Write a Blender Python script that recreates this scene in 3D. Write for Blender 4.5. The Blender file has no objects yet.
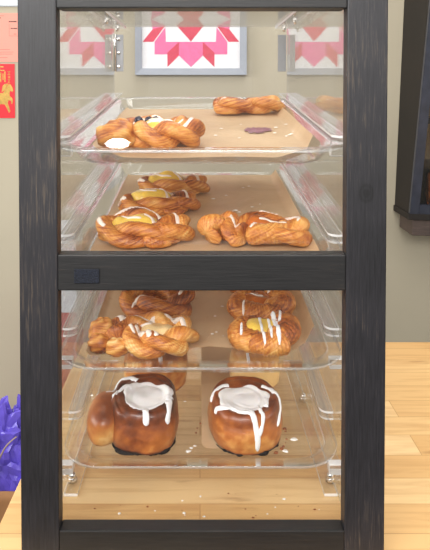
import bpy, bmesh, math, random
import numpy as np
from mathutils import Vector, Matrix, noise
from mathutils.bvhtree import BVHTree

C = bpy.context.scene.collection
SC = bpy.context.scene
PI = math.pi
R = math.radians

# ------------------------------------------------------------------ materials
def new_mat(name):
    m = bpy.data.materials.new(name); m.use_nodes = True
    nt = m.node_tree
    return m, nt, nt.nodes, nt.links, nt.nodes['Principled BSDF']

def srgb(r, g, b):
    f = lambda c: (c/255/12.92) if c/255 <= .04045 else ((c/255+.055)/1.055)**2.4
    return (f(r), f(g), f(b), 1)

def ramp(N, pts):
    n = N.new('ShaderNodeValToRGB'); e = n.color_ramp.elements
    e[0].position, e[0].color = pts[0]; e[1].position, e[1].color = pts[-1]
    for p, c in pts[1:-1]:
        k = e.new(p); k.color = c
    return n

def tex_noise(N, L, scale, detail=4, rough=.55, mapping=None, coord='Object', dist=0.):
    tc = N.new('ShaderNodeTexCoord'); n = N.new('ShaderNodeTexNoise')
    n.inputs['Scale'].default_value = scale; n.inputs['Detail'].default_value = detail
    n.inputs['Roughness'].default_value = rough; n.inputs['Distortion'].default_value = dist
    src = tc.outputs[coord]
    if mapping:
        mp = N.new('ShaderNodeMapping'); mp.inputs['Scale'].default_value = mapping
        L.new(src, mp.inputs['Vector']); src = mp.outputs['Vector']
    L.new(src, n.inputs['Vector'])
    return n

def add_bump(N, L, b, src, strength, dist):
    bp = N.new('ShaderNodeBump'); bp.inputs['Strength'].default_value = strength
    bp.inputs['Distance'].default_value = dist
    L.new(src, bp.inputs['Height']); L.new(bp.outputs['Normal'], b.inputs['Normal'])

def simple(name, col, rough=.5, metal=0., var=.0, scale=30, bump=0., spec=.5, sss=0.):
    m, nt, N, L, b = new_mat(name)
    b.inputs['Base Color'].default_value = col
    b.inputs['Roughness'].default_value = rough; b.inputs['Metallic'].default_value = metal
    b.inputs['Specular IOR Level'].default_value = spec
    if sss:
        b.inputs['Subsurface Weight'].default_value = sss
        b.inputs['Subsurface Radius'].default_value = (.004, .003, .002)
        b.inputs['Subsurface Scale'].default_value = 1.
    if var or bump:
        n = tex_noise(N, L, scale)
        if var:
            c0 = tuple(x*(1-var) for x in col[:3])+(1,); c1 = tuple(min(1, x*(1+var)) for x in col[:3])+(1,)
            r = ramp(N, [(.3, c0), (.7, c1)])
            L.new(n.outputs['Fac'], r.inputs['Fac']); L.new(r.outputs['Color'], b.inputs['Base Color'])
        if bump: add_bump(N, L, b, n.outputs['Fac'], bump, .002)
    return m

def acrylic(name, haze=.02, tint=(.985, .985, .98, 1), rough=.015, f0=.04, hazecol=(.9, .9, .9, 1), smear=0.):
    """clear sheet: transparent plus a Schlick mirror term (same from both sides) and a little surface haze"""
    m, nt, N, L, b = new_mat(name)
    N.remove(b); out = N['Material Output']
    g = N.new('ShaderNodeNewGeometry')
    dot = N.new('ShaderNodeVectorMath'); dot.operation = 'DOT_PRODUCT'
    L.new(g.outputs['Incoming'], dot.inputs[0]); L.new(g.outputs['Normal'], dot.inputs[1])
    ab = N.new('ShaderNodeMath'); ab.operation = 'ABSOLUTE'; L.new(dot.outputs['Value'], ab.inputs[0])
    om = N.new('ShaderNodeMath'); om.operation = 'SUBTRACT'; om.inputs[0].default_value = 1.; L.new(ab.outputs[0], om.inputs[1])
    pw = N.new('ShaderNodeMath'); pw.operation = 'POWER'; pw.inputs[1].default_value = 5.; L.new(om.outputs[0], pw.inputs[0])
    ma = N.new('ShaderNodeMath'); ma.operation = 'MULTIPLY_ADD'; ma.inputs[1].default_value = 1-f0; ma.inputs[2].default_value = f0
    L.new(pw.outputs[0], ma.inputs[0])
    tr = N.new('ShaderNodeBsdfTransparent'); tr.inputs['Color'].default_value = tint
    gl = N.new('ShaderNodeBsdfGlossy'); gl.inputs['Roughness'].default_value = rough
    df = N.new('ShaderNodeBsdfDiffuse'); df.inputs['Color'].default_value = hazecol
    m1 = N.new('ShaderNodeMixShader'); m1.inputs['Fac'].default_value = haze
    if smear:
        n = tex_noise(N, L, 26, 6, .65, (1, 1, .45), dist=1.2)
        rr = ramp(N, [(.5, (haze, haze, haze, 1)), (.78, (haze+smear,)*3+(1,))])
        L.new(n.outputs['Fac'], rr.inputs['Fac']); L.new(rr.outputs['Color'], m1.inputs['Fac'])
    L.new(tr.outputs[0], m1.inputs[1]); L.new(df.outputs[0], m1.inputs[2])
    m2 = N.new('ShaderNodeMixShader'); L.new(ma.outputs[0], m2.inputs['Fac'])
    L.new(m1.outputs[0], m2.inputs[1]); L.new(gl.outputs[0], m2.inputs[2])
    L.new(m2.outputs[0], out.inputs['Surface'])
    return m

def stained_wood(name, axis, dark, light, streak, rough=.5, knot=None):
    m, nt, N, L, b = new_mat(name)
    sc = {'x': (3, 60, 60), 'z': (60, 60, 3)}[axis]
    n1 = tex_noise(N, L, 9, 8, .7, sc)
    n2 = tex_noise(N, L, 5, 3, .6)
    r1 = ramp(N, [(.38, dark), (.58, light), (.76, streak)])
    mx = N.new('ShaderNodeMath'); mx.operation = 'MULTIPLY_ADD'; mx.inputs[1].default_value = .55
    ad = N.new('ShaderNodeMath'); ad.operation = 'MULTIPLY'; ad.inputs[1].default_value = .5
    L.new(n2.outputs['Fac'], ad.inputs[0])
    L.new(n1.outputs['Fac'], mx.inputs[0]); L.new(ad.outputs[0], mx.inputs[2])
    L.new(mx.outputs[0], r1.inputs['Fac']); colr = r1.outputs['Color']
    if knot:
        tc = N.new('ShaderNodeTexCoord'); mp = N.new('ShaderNodeMapping'); mp.vector_type = 'TEXTURE'
        mp.inputs['Location'].default_value = knot; mp.inputs['Scale'].default_value = (.0062, 1, .0080)
        L.new(tc.outputs['Object'], mp.inputs['Vector'])
        ln = N.new('ShaderNodeVectorMath'); ln.operation = 'LENGTH'; L.new(mp.outputs['Vector'], ln.inputs[0])
        wv = N.new('ShaderNodeMath'); wv.operation = 'MULTIPLY_ADD'; wv.inputs[1].default_value = .5
        L.new(n1.outputs['Fac'], wv.inputs[0]); L.new(ln.outputs['Value'], wv.inputs[2])
        kr = ramp(N, [(0, (.9, .9, .9, 1)), (.45, (.75, .75, .75, 1)), (.58, (.2, .2, .2, 1)), (.78, (.7, .7, .7, 1)), (1, (0, 0, 0, 1))])
        hv = N.new('ShaderNodeMath'); hv.operation = 'MULTIPLY'; hv.inputs[1].default_value = .62; L.new(wv.outputs[0], hv.inputs[0])
        L.new(hv.outputs[0], kr.inputs['Fac'])
        km = N.new('ShaderNodeMixRGB'); km.inputs[2].default_value = srgb(12, 10, 11)
        L.new(kr.outputs['Color'], km.inputs['Fac']); L.new(colr, km.inputs[1]); colr = km.outputs['Color']
    L.new(colr, b.inputs['Base Color'])
    b.inputs['Roughness'].default_value = rough
    add_bump(N, L, b, n1.outputs['Fac'], .25, .001)
    return m

def butcher_block():
    m, nt, N, L, b = new_mat('maple_butcher_block')
    tc = N.new('ShaderNodeTexCoord')
    br = N.new('ShaderNodeTexBrick')
    br.inputs['Scale'].default_value = 1.; br.inputs['Brick Width'].default_value = .47
    br.inputs['Row Height'].default_value = .051; br.inputs['Mortar Size'].default_value = .0006
    br.inputs['Mortar Smooth'].default_value = .3; br.offset = .37; br.inputs['Bias'].default_value = 0
    br.inputs['Color1'].default_value = (0, 0, 0, 1); br.inputs['Color2'].default_value = (1, 1, 1, 1)
    br.inputs['Mortar'].default_value = (.2, .2, .2, 1)
    L.new(tc.outputs['Object'], br.inputs['Vector'])
    rb = ramp(N, [(0, srgb(214, 170, 112)), (.5, srgb(226, 187, 130)), (1, srgb(238, 205, 152))])
    L.new(br.outputs['Color'], rb.inputs['Fac'])
    # grain offset per stave
    ad = N.new('ShaderNodeVectorMath'); ad.operation = 'MULTIPLY_ADD'
    ad.inputs[1].default_value = (3, 3, 3)
    L.new(br.outputs['Color'], ad.inputs[0]); L.new(tc.outputs['Object'], ad.inputs[2])
    mp = N.new('ShaderNodeMapping'); mp.inputs['Scale'].default_value = (2.2, 26, 26)
    L.new(ad.outputs['Vector'], mp.inputs['Vector'])
    n = N.new('ShaderNodeTexNoise'); n.inputs['Scale'].default_value = 3; n.inputs['Detail'].default_value = 6
    n.inputs['Distortion'].default_value = .8; L.new(mp.outputs['Vector'], n.inputs['Vector'])
    rg = ramp(N, [(.32, srgb(186, 138, 84)), (.55, srgb(255, 255, 255))])
    L.new(n.outputs['Fac'], rg.inputs['Fac'])
    mx = N.new('ShaderNodeMixRGB'); mx.blend_type = 'MULTIPLY'; mx.inputs['Fac'].default_value = .30
    L.new(rb.outputs['Color'], mx.inputs[1]); L.new(rg.outputs['Color'], mx.inputs[2])
    # brown mineral flecks
    n3 = tex_noise(N, L, 9, 3, .5, (1, 4, 4))
    r3 = ramp(N, [(.66, (0, 0, 0, 1)), (.80, (1, 1, 1, 1))]); L.new(n3.outputs['Fac'], r3.inputs['Fac'])
    sm = N.new('ShaderNodeMixRGB'); sm.blend_type = 'MULTIPLY'; sm.inputs[2].default_value = (.62, .50, .38, 1)
    sf = N.new('ShaderNodeMath'); sf.operation = 'MULTIPLY'; sf.inputs[1].default_value = .75
    L.new(br.outputs['Fac'], sf.inputs[0]); L.new(sf.outputs[0], sm.inputs['Fac']); L.new(mx.outputs['Color'], sm.inputs[1]); mx = sm
    m3 = N.new('ShaderNodeMixRGB'); m3.inputs[2].default_value = srgb(150, 92, 45)
    sc = N.new('ShaderNodeMath'); sc.operation = 'MULTIPLY'; sc.inputs[1].default_value = .7
    L.new(r3.outputs['Color'], sc.inputs[0]); L.new(sc.outputs[0], m3.inputs['Fac'])
    L.new(mx.outputs['Color'], m3.inputs[1]); L.new(m3.outputs['Color'], b.inputs['Base Color'])
    b.inputs['Roughness'].default_value = .42
    add_bump(N, L, b, n.outputs['Fac'], .08, .001)
    return m

def crust(name, stops, rough=.36, nscale=55, bump=.5, mixn=.35, flaky=False, coat=.2):
    """baked crust: the vertex attribute «bake» says how browned the dough is there"""
    m, nt, N, L, b = new_mat(name)
    at = N.new('ShaderNodeAttribute'); at.attribute_name = 'bake'
    n = tex_noise(N, L, nscale, 6, .65, dist=.4)
    n2 = tex_noise(N, L, 420, 3, .6)
    ma = N.new('ShaderNodeMath'); ma.operation = 'MULTIPLY_ADD'; ma.inputs[1].default_value = mixn
    sb = N.new('ShaderNodeMath'); sb.operation = 'SUBTRACT'; sb.inputs[1].default_value = mixn*.5
    L.new(at.outputs['Fac'], sb.inputs[0]); L.new(n.outputs['Fac'], ma.inputs[0]); L.new(sb.outputs[0], ma.inputs[2])
    fac = ma.outputs[0]
    if flaky:
        ga = N.new('ShaderNodeAttribute'); ga.attribute_name = 'grain'
        mp = N.new('ShaderNodeMapping'); mp.inputs['Scale'].default_value = (55, 430, 40); L.new(ga.outputs['Vector'], mp.inputs['Vector'])
        gn = N.new('ShaderNodeTexNoise'); gn.inputs['Scale'].default_value = 1.; gn.inputs['Detail'].default_value = 4; gn.inputs['Distortion'].default_value = .5
        L.new(mp.outputs['Vector'], gn.inputs['Vector'])
        gm = N.new('ShaderNodeMath'); gm.operation = 'MULTIPLY_ADD'; gm.inputs[1].default_value = .95
        gs = N.new('ShaderNodeMath'); gs.operation = 'SUBTRACT'; gs.inputs[1].default_value = .475
        L.new(fac, gs.inputs[0]); L.new(gn.outputs['Fac'], gm.inputs[0]); L.new(gs.outputs[0], gm.inputs[2]); fac = gm.outputs[0]
    r = ramp(N, stops); L.new(fac, r.inputs['Fac']); L.new(r.outputs['Color'], b.inputs['Base Color'])
    b.inputs['Roughness'].default_value = rough; b.inputs['Specular IOR Level'].default_value = .5
    b.inputs['Coat Weight'].default_value = coat; b.inputs['Coat Roughness'].default_value = .16
    bp = N.new('ShaderNodeBump'); bp.inputs['Strength'].default_value = bump; bp.inputs['Distance'].default_value = .0012
    ad = N.new('ShaderNodeMath'); ad.operation = 'MULTIPLY_ADD'; ad.inputs[1].default_value = .5
    L.new(n2.outputs['Fac'], ad.inputs[0]); L.new(n.outputs['Fac'], ad.inputs[2])
    hs = ad.outputs[0]
    if flaky:
        a2 = N.new('ShaderNodeMath'); a2.operation = 'MULTIPLY_ADD'; a2.inputs[1].default_value = 2.2
        L.new(gn.outputs['Fac'], a2.inputs[0]); L.new(hs, a2.inputs[2]); hs = a2.outputs[0]
    L.new(hs, bp.inputs['Height']); L.new(bp.outputs['Normal'], b.inputs['Normal'])
    return m

M = {}
M['post'] = stained_wood('black_stained_wood_upright', 'z', srgb(13, 12, 14), srgb(38, 36, 40), srgb(106, 90, 72), .48, (.1670, 0, .383))
M['rail'] = stained_wood('black_stained_wood_rail', 'x', srgb(10, 9, 10), srgb(28, 26, 26), srgb(80, 60, 44), .52)
M['dark_wood'] = stained_wood('dark_brown_wood', 'z', srgb(15, 11, 8), srgb(28, 21, 16), srgb(46, 33, 24), .7)
M['brown_wood'] = stained_wood('weathered_brown_wood', 'x', srgb(52, 42, 38), srgb(84, 70, 64), srgb(108, 90, 80), .6)
M['frame_blue'] = simple('blue_black_paint', srgb(52, 56, 68), .4, var=.2, scale=40)
M['sheet'] = acrylic('clear_acrylic_sheet', .006, tint=(.995,.995,.99,1), smear=.012)
M['front'] = acrylic('clear_acrylic_front', .003, tint=(.99, .99, .99, 1), smear=.008)
M['tray'] = acrylic('clear_tray_plastic', .007, tint=(.975, .975, .975, 1), rough=.03)
M['edge'] = acrylic('plastic_edge_glow', .14, tint=(.95, .96, .96, 1), rough=.06, f0=.08, hazecol=(.95, .95, .95, 1))  # pale haze imitates light carried out to sheet and tray edges
M['runner'] = acrylic('clear_runner', .07, tint=(.96, .96, .96, 1), rough=.03, f0=.06)
M['runner_edge'] = acrylic('runner_edge_glow', .85, tint=(.95, .96, .96, 1), rough=.08, f0=.12, hazecol=(.98, .98, .98, 1))  # strong white haze stands in for light piped to the cut edges
M['metal'] = simple('bright_steel', (.75, .73, .70, 1), .22, 1., var=.15, scale=200)
M['hinge'] = simple('grey_steel', (.34, .345, .36, 1), .5, .8)
M['velcro'] = simple('black_hook_tape', srgb(22, 26, 38), .9, var=.7, scale=900, bump=.9)
M['counter'] = butcher_block()
M['cabinet_white'] = simple('painted_board', srgb(170, 165, 155), .6)
M['wall'] = simple('beige_wall_paint', srgb(180, 171, 150), .75, var=.03, scale=3, bump=.03)
M['floor'] = simple('grey_floor', srgb(84, 80, 74), .6, var=.1, scale=6)
M['dan'] = crust('danish_crust', [(0, srgb(96, 44, 14)), (.25, srgb(160, 82, 28)), (.5, srgb(203, 126, 52)), (.76, srgb(226, 164, 84)), (1, srgb(244, 208, 142))], .42, 60, .6, .40, True, .08)
M['roll'] = crust('roll_crust', [(0, srgb(28, 12, 8)), (.18, srgb(78, 34, 16)), (.42, srgb(138, 70, 30)), (.66, srgb(186, 108, 46)), (.85, srgb(220, 158, 84)), (1, srgb(242, 205, 138))], .36, 38, .4, .24)
M['custard'] = simple('yellow_custard', srgb(246, 204, 92), .22, var=.14, scale=60, bump=.3, sss=.15)
M['apricot'] = simple('amber_apricot_jam', srgb(176, 96, 40), .12, var=.3, scale=80, bump=.5, sss=.1)
M['cheese'] = simple('pale_cheese_filling', srgb(238, 205, 150), .3, var=.15, scale=70, bump=.3)
M['berry'] = simple('dark_berry', srgb(34, 26, 44), .2, bump=.3, scale=90)
M['icing'] = simple('white_icing', srgb(248, 247, 247), .26, bump=.08, scale=120, sss=.12)
M['glaze'] = simple('thin_white_glaze', srgb(238, 222, 208), .25, bump=.1, scale=120)
M['jam'] = simple('purple_jam_smear', srgb(126, 70, 92), .35, var=.35, scale=300)
M['burnt'] = simple('burnt_sugar', srgb(24, 12, 8), .7, spec=.2, var=.5, scale=200, bump=.6)
M['flake'] = simple('white_icing_flakes', srgb(238, 234, 226), .5)
M['crumb'] = simple('brown_crumbs', srgb(140, 78, 36), .6, var=.4, scale=300)

def parchment():
    m, nt, N, L, b = new_mat('brown_parchment')
    n = tex_noise(N, L, 9, 5, .6, dist=.6); n2 = tex_noise(N, L, 70, 3, .6)
    r = ramp(N, [(.3, srgb(200, 167, 129)), (.7, srgb(220, 191, 153))])
    L.new(n.outputs['Fac'], r.inputs['Fac'])
    r2 = ramp(N, [(.64, (0, 0, 0, 1)), (.74, (.35, .35, .35, 1))]); L.new(n2.outputs['Fac'], r2.inputs['Fac'])
    mx = N.new('ShaderNodeMixRGB'); mx.inputs[2].default_value = srgb(180, 134, 92)
    L.new(r2.outputs['Color'], mx.inputs['Fac']); L.new(r.outputs['Color'], mx.inputs[1])
    L.new(mx.outputs['Color'], b.inputs['Base Color'])
    b.inputs['Roughness'].default_value = .5
    add_bump(N, L, b, n.outputs['Fac'], .6, .006)
    tl = N.new('ShaderNodeBsdfTranslucent'); L.new(mx.outputs['Color'], tl.inputs['Color'])
    ms = N.new('ShaderNodeMixShader'); ms.inputs['Fac'].default_value = .22
    L.new(b.outputs[0], ms.inputs[1]); L.new(tl.outputs[0], ms.inputs[2])
    L.new(ms.outputs[0], N['Material Output'].inputs['Surface'])
    return m
M['paper'] = parchment()

# ------------------------------------------------------------------ object helpers
def link(name, me, parent=None):
    o = bpy.data.objects.new(name, me); C.objects.link(o)
    if parent: o.parent = parent
    return o

def thing(name, label, cat, loc=(0, 0, 0), rot=(0, 0, 0), group=None):
    o = bpy.data.objects.new(name, None); C.objects.link(o)
    o.empty_display_size = .02
    o.location = loc; o.rotation_euler = rot
    return tag(o, label, cat, group)

def tag(o, label, cat, group=None):
    o['label'] = label; o['category'] = cat
    if group: o['group'] = group
    return o

def structure(o):
    o['kind'] = 'structure'; return o

def mesh(name, V, F, mats, parent=None, smooth=True, bake=None, fmat=None, grain=None):
    me = bpy.data.meshes.new(name)
    me.from_pydata([tuple(map(float, v)) for v in V], [], [tuple(map(int, f)) for f in F])
    for m in (mats if isinstance(mats, (list, tuple)) else [mats]): me.materials.append(m)
    if smooth: me.polygons.foreach_set('use_smooth', [True]*len(me.polygons))
    if fmat is not None: me.polygons.foreach_set('material_index', [int(i) for i in fmat])
    if bake is not None:
        a = me.attributes.new('bake', 'FLOAT', 'POINT'); a.data.foreach_set('value', np.clip(np.asarray(bake, dtype=np.float32), 0, 1))
    if grain is not None:
        a = me.attributes.new('grain', 'FLOAT_VECTOR', 'POINT'); a.data.foreach_set('vector', np.asarray(grain, dtype=np.float32).ravel())
    me.update()
    return link(name, me, parent)

def box(name, lo, hi, m, parent=None, bevel=.0008, edge=None, edge_axis=None):
    bm = bmesh.new()
    bmesh.ops.create_cube(bm, size=1)
    for v in bm.verts:
        v.co = Vector([lo[i]+(hi[i]-lo[i])*(v.co[i]+.5) for i in range(3)])
    if bevel: bmesh.ops.bevel(bm, geom=list(bm.edges), offset=bevel, segments=2, affect='EDGES', profile=.6)
    me = bpy.data.meshes.new(name)
    if edge:
        ax = edge_axis
        bm.normal_update()
        for f in bm.faces:
            f.material_index = 0 if abs(f.normal[ax]) > .9 else 1
    bm.to_mesh(me); bm.free()
    me.materials.append(m)
    if edge: me.materials.append(edge)
    return link(name, me, parent)

def poly_plate(pts, y0, y1):
    """a polygon in x,z extruded from y0 to y1"""
    n = len(pts)
    V = [(x, y0, z) for x, z in pts]+[(x, y1, z) for x, z in pts]
    F = [list(range(n)), list(range(2*n-1, n-1, -1))]+[[i, i+n, (i+1) % n+n, (i+1) % n] for i in range(n)]
    return V, F

class Join:
    def __init__(s): s.V = []; s.F = []; s.B = []; s.M = []; s.G = []
    def add(s, V, F, bake=None, mi=0, grain=None):
        s.G += list(grain if grain is not None else [(v[0]+.6*v[2], v[1]*.9+v[2], 0) for v in V])
        k = len(s.V); s.V += [tuple(v) for v in V]; s.F += [[i+k for i in f] for f in F]
        s.B += list(bake if bake is not None else [0.5]*len(V)); s.M += [mi]*len(F); return s

def grid_faces(n, m, wrap_n=False, wrap_m=True):
    F = []
    for i in range(n if wrap_n else n-1):
        for j in range(m if wrap_m else m-1):
            a = i*m+j; b = i*m+(j+1) % m; c = ((i+1) % n)*m+(j+1) % m; d = ((i+1) % n)*m+j
            F.append((a, b, c, d))
    return F

def catmull(P, n, closed):
    P = np.array(P, float); k = len(P); out = []
    segs = k if closed else k-1
    for u in np.linspace(0, segs, n, endpoint=not closed):
        i = min(int(u), segs-1); t = u-i
        g = (lambda j: P[j % k]) if closed else (lambda j: P[min(max(j, 0), k-1)])
        p0, p1, p2, p3 = g(i-1), g(i), g(i+1), g(i+2)
        out.append(.5*((2*p1)+(-p0+p2)*t+(2*p0-5*p1+4*p2-p3)*t*t+(-p0+3*p1-3*p2+p3)*t**3))
    return np.array(out)

def fbm(p, s, seed=0):
    return noise.fractal(Vector((p[0]*s+seed*7.3, p[1]*s-seed*3.1, p[2]*s+seed)), .8, 2.1, 4)

# ------------------------------------------------------------------ pastry dough
def rope(ctrl, closed, rad, strands=2, twist=3., seed=0, ridges=9, n=150, seg=26, flat=.86, off=.45, rs=.71, bake0=.58, lam=.032):
    """laminated dough strands twisted round each other along a path; ctrl = (x, y[, z])"""
    ctrl = [tuple(c)+(0,)*(3-len(c)) for c in ctrl]
    P = catmull(ctrl, n, closed)
    LEN = float(np.linalg.norm(np.diff(P, axis=0), axis=1).sum())
    T = np.roll(P, -1, 0)-np.roll(P, 1, 0) if closed else np.gradient(P, axis=0)
    T /= np.linalg.norm(T, axis=1)[:, None]+1e-9
    up = np.array([0, 0, 1.]); Nn = np.cross(up, T); Nn /= np.linalg.norm(Nn, axis=1)[:, None]+1e-9
    Bn = np.cross(T, Nn)
    J = Join(); rng = random.Random(seed)
    for k in range(strands):
        V = []; B = []; G = []; ph0 = rng.random()*6
        for i in range(n):
            s = i/(n if closed else n-1)
            th = 2*PI*(k/strands+twist*s)
            env = 1. if closed else min(1, max(.02, math.sin(PI*min(s, 1-s)*3.2) if min(s, 1-s) < .156 else 1))**.5
            w = 1+.16*noise.noise(Vector((s*5, k*3.3, seed*1.7)))
            c = P[i]+rad*off*env*(math.cos(th)*Nn[i]+math.sin(th)*Bn[i])+np.array([0, 0, rad*.92])
            r0 = rad*rs*w*env
            for j in range(seg):
                ph = 2*PI*j/seg
                q = ridges*(ph+1.4*2*PI*twist*s)+ph0+1.5*noise.noise(Vector((s*9, ph, seed+k)))
                rid = math.sin(q)
                rr = r0*(1+lam*(1-abs(rid))*1.4-lam*.7+.03*math.sin(2.3*q+1))
                p = c+rr*(math.cos(ph)*Nn[i]+math.sin(ph)*Bn[i]*flat)
                d = fbm(p, 60, seed)*rad*.07
                p = p+d*(math.cos(ph)*Nn[i]+math.sin(ph)*Bn[i])
                if p[2] < .0022: p[2] = .0006+.0016*max(0., min(1., (p[2]+.006)/.0082))
                G.append((s*LEN, (j/seg*2*PI+3.2*s*LEN/rad*.35)*rad*rs, k*.13+seed*.07))
                V.append(p)
                B.append(bake0-.04+.26*rid*max(0, .4+noise.noise(Vector((s*7, ph*.6, seed+k*2.))))+.34*fbm(p, 28, seed+9)-.26*max(0, math.sin(ph))*(.4+.8*noise.noise(Vector((p[0]*40, p[1]*40, seed))))
                         + .10*(p[2] < rad*.4))
        F = grid_faces(n, seg, closed, True)
        if not closed:
            F.append(list(range(seg))[::-1]); F.append(list(range((n-1)*seg, n*seg)))
        J.add(V, F, B, 0, G)
    return J

def knob(x, y, z, r, seed=0, sq=(1, 1, .85), bake0=.5, n=18, m=28):
    V = []; B = []
    for i in range(n):
        a = PI*(i+.02)/(n-.96)
        for j in range(m):
            ph = 2*PI*j/m
            d = np.array([math.sin(a)*math.cos(ph), math.sin(a)*math.sin(ph), math.cos(a)])
            rid = math.sin(6*a+3*ph+seed)
            rr = r*(1+.05*rid+.18*fbm(d, 1.6, seed)+.05*fbm(d, 5, seed))
            p = np.array([x, y, z])+rr*d*np.array(sq)
            p[2] = max(p[2], .001)
            V.append(p); B.append(bake0+.2*rid+.3*fbm(p, 40, seed))
    return V, grid_faces(n, m)+[list(range(m))[::-1], list(range((n-1)*m, n*m))], B

def blob(cx, cy, a, b, z0, h, seed=0, lump=.15, n=14, m=40, rot=0.):
    """a flattened irregular mound (filling)"""
    V = []
    for i in range(n):
        t = i/(n-1)
        for j in range(m):
            ph = 2*PI*j/m
            r = math.sin(t*PI/2)
            k = 1+lump*noise.noise(Vector((math.cos(ph)*1.3, math.sin(ph)*1.3, seed)))
            x, y = a*r*k*math.cos(ph), b*r*k*math.sin(ph)
            z = z0+h*(1-t**3.2)*(1+.25*lump*6*noise.noise(Vector((x*45, y*45, seed+4))))
            V.append((cx+x*math.cos(rot)-y*math.sin(rot), cy+x*math.sin(rot)+y*math.cos(rot), z))
    return V, grid_faces(n, m)+[list(range((n-1)*m, n*m))]

def bvh_of(*joins):
    V = []; F = []
    for j in joins:
        k = len(V); V += [Vector(v) for v in j.V]; F += [[i+k for i in f] for f in j.F]
    return BVHTree.FromPolygons(V, F)

def drizzle(bvh, pts, w, h=.0011, n=36, seed=0, wob=.25, default=None):
    """an icing line that lies on whatever is below it"""
    P = catmull([(x, y, 0) for x, y in pts], n, False)[:, :2]
    T = np.gradient(P, axis=0); T /= np.linalg.norm(T, axis=1)[:, None]+1e-9
    S = np.stack([-T[:, 1], T[:, 0]], 1)
    prof = [-1, -.72, -.35, 0, .35, .72, 1]; runs = []; cur = []
    for i in range(n):
        s = i/(n-1); e = max(.08, min(1, 6*min(s, 1-s)))**.5
        ww = w*e*(1+wob*noise.noise(Vector((s*6, seed*3.1, 1.))))
        row = []; zc = None
        for q in prof:
            p = P[i]+S[i]*q*ww
            hit = bvh.ray_cast(Vector((p[0], p[1], .2)), Vector((0, 0, -1)))
            row.append([p[0], p[1], hit[0].z if hit[0] else None])
        zs = [r[2] for r in row if r[2] is not None]
        if len(zs) < 4: 
            if len(cur) > 3: runs.append(cur)
            cur = []; continue
        mx = max(zs)
        for r, q in zip(row, prof):
            z = r[2] if r[2] is not None else min(zs)
            z = max(z, mx-.006)
            r[2] = z+h*e*(1-q*q)+.00015-.0006*(abs(q) == 1)
        cur.append(row)
    if len(cur) > 3: runs.append(cur)
    return [([tuple(p) for row in rn for p in row], grid_faces(len(rn), len(prof), False, False)) for rn in runs]

# ------------------------------------------------------------------ the room
WALL_Y = 1.42
structure(box('wall_back', (-2.6, WALL_Y, -.9), (2.6, WALL_Y+.1, 1.9), M['wall'], bevel=0))
structure(box('floor', (-2.6, -2.6, -1.0), (2.6, WALL_Y, -.9), M['floor'], bevel=0))

# ------------------------------------------------------------------ counter
ct = thing('counter', 'pale maple butcher block counter that the pastry case stands on', 'counter', (0, 0, -.9))
top = box('countertop', (-.225, -.035, .86), (1.5, .594, .90), M['counter'], ct, .002)
top.matrix_parent_inverse = Matrix.Identity(4)
box('base_cabinet', (-.205, -.010, 0), (1.48, .575, .86), M['cabinet_white'], ct, .002)

# ------------------------------------------------------------------ display case
case = thing('display_case', 'black framed clear acrylic pastry case standing on the wooden counter', 'display case')
YB = .588; XL, XR = -.1630, .1652
box('post', (-.1822, 0, 0.0005), (-.1434, .019, .64), M['post'], case, .0015)
box('post', (.1470, 0, 0.0005), (.1878, .019, .64), M['post'], case, .0015)
box('rail', (-.1434, .0005, .0005), (.1470, .0185, .038), M['rail'], case, .0013)
box('rail', (-.1434, .0005, .2842), (.1470, .0185, .3207), M['rail'], case, .0013)
box('rail', (-.1434, .0005, .5684), (.1470, .030, .606), M['rail'], case, .0013)
pt = box('hook_tape_patch', (-.1265, -.0018, .2925), (-.1015, .0008, .3065), M['velcro'], case, .0005)
pt['label'] = 'black hook tape patch'
box('front_panel', (XL, .0310, .006), (XR, .0335, .606), M['front'], case, 0, M['edge'], 1)
for s, x in ((-1, XL), (1, XR)):
    box('side_panel', (min(x, x+s*.003), .034, .001), (max(x, x+s*.003), YB, .606), M['sheet'], case, 0, M['edge'], 0)
box('top_panel', (XL-.003, .034, .6062), (XR+.003, YB, .6092), M['front'], case, 0, M['edge'], 2)
door = box('back_door', (XL, YB+.001, .002), (XR, YB+.004, .606), M['sheet'], case, 0, M['edge'], 1)

def cyl(J, c, r, h, axis=2, n=20, dome=0., mi=0, bev=.15):
    """a round pin with bevelled or domed end, added to a Join"""
    rings = [(0, r), (h*(1-bev), r), (h, r*.8)] if not dome else [(0, r), (h-dome, r)]+[(h-dome+dome*math.sin(a), r*math.cos(a)) for a in (R(25), R(50), R(72), R(86))]
    V = []
    for z, rr in rings:
        for j in range(n):
            a = 2*PI*j/n; p = [rr*math.cos(a), rr*math.sin(a), z]
            if axis == 1: p = [p[0], -p[2], p[1]]
            if axis == 0: p = [p[2], p[0], p[1]]
            V.append([c[i]+p[i] for i in range(3)])
    J.add(V, grid_faces(len(rings), n)+[list(range(n))[::-1], list(range((len(rings)-1)*n, len(rings)*n))], None, mi)

hg = box('hinge', (XL+.0008, YB-.0012, .522), (XL+.0175, YB+.0006, .592), M['hinge'], case, .0005)
J = Join()
cyl(J, (XL+.0022, YB-.003, .522), .0022, .070, 2, 14)
mesh('hinge_pin', J.V, J.F, M['metal'], hg)
for z in (.531, .557, .583):
    J = Join(); cyl(J, (XL+.0085, YB-.0010, z), .0034, .0022, 1, 14)
    mesh('screw', J.V, J.F, M['metal'], hg)
box('latch_plate', (XR-.0165, YB+.0045, .522), (XR-.001, YB+.0075, .592), M['hinge'], case, .0005)

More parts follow.
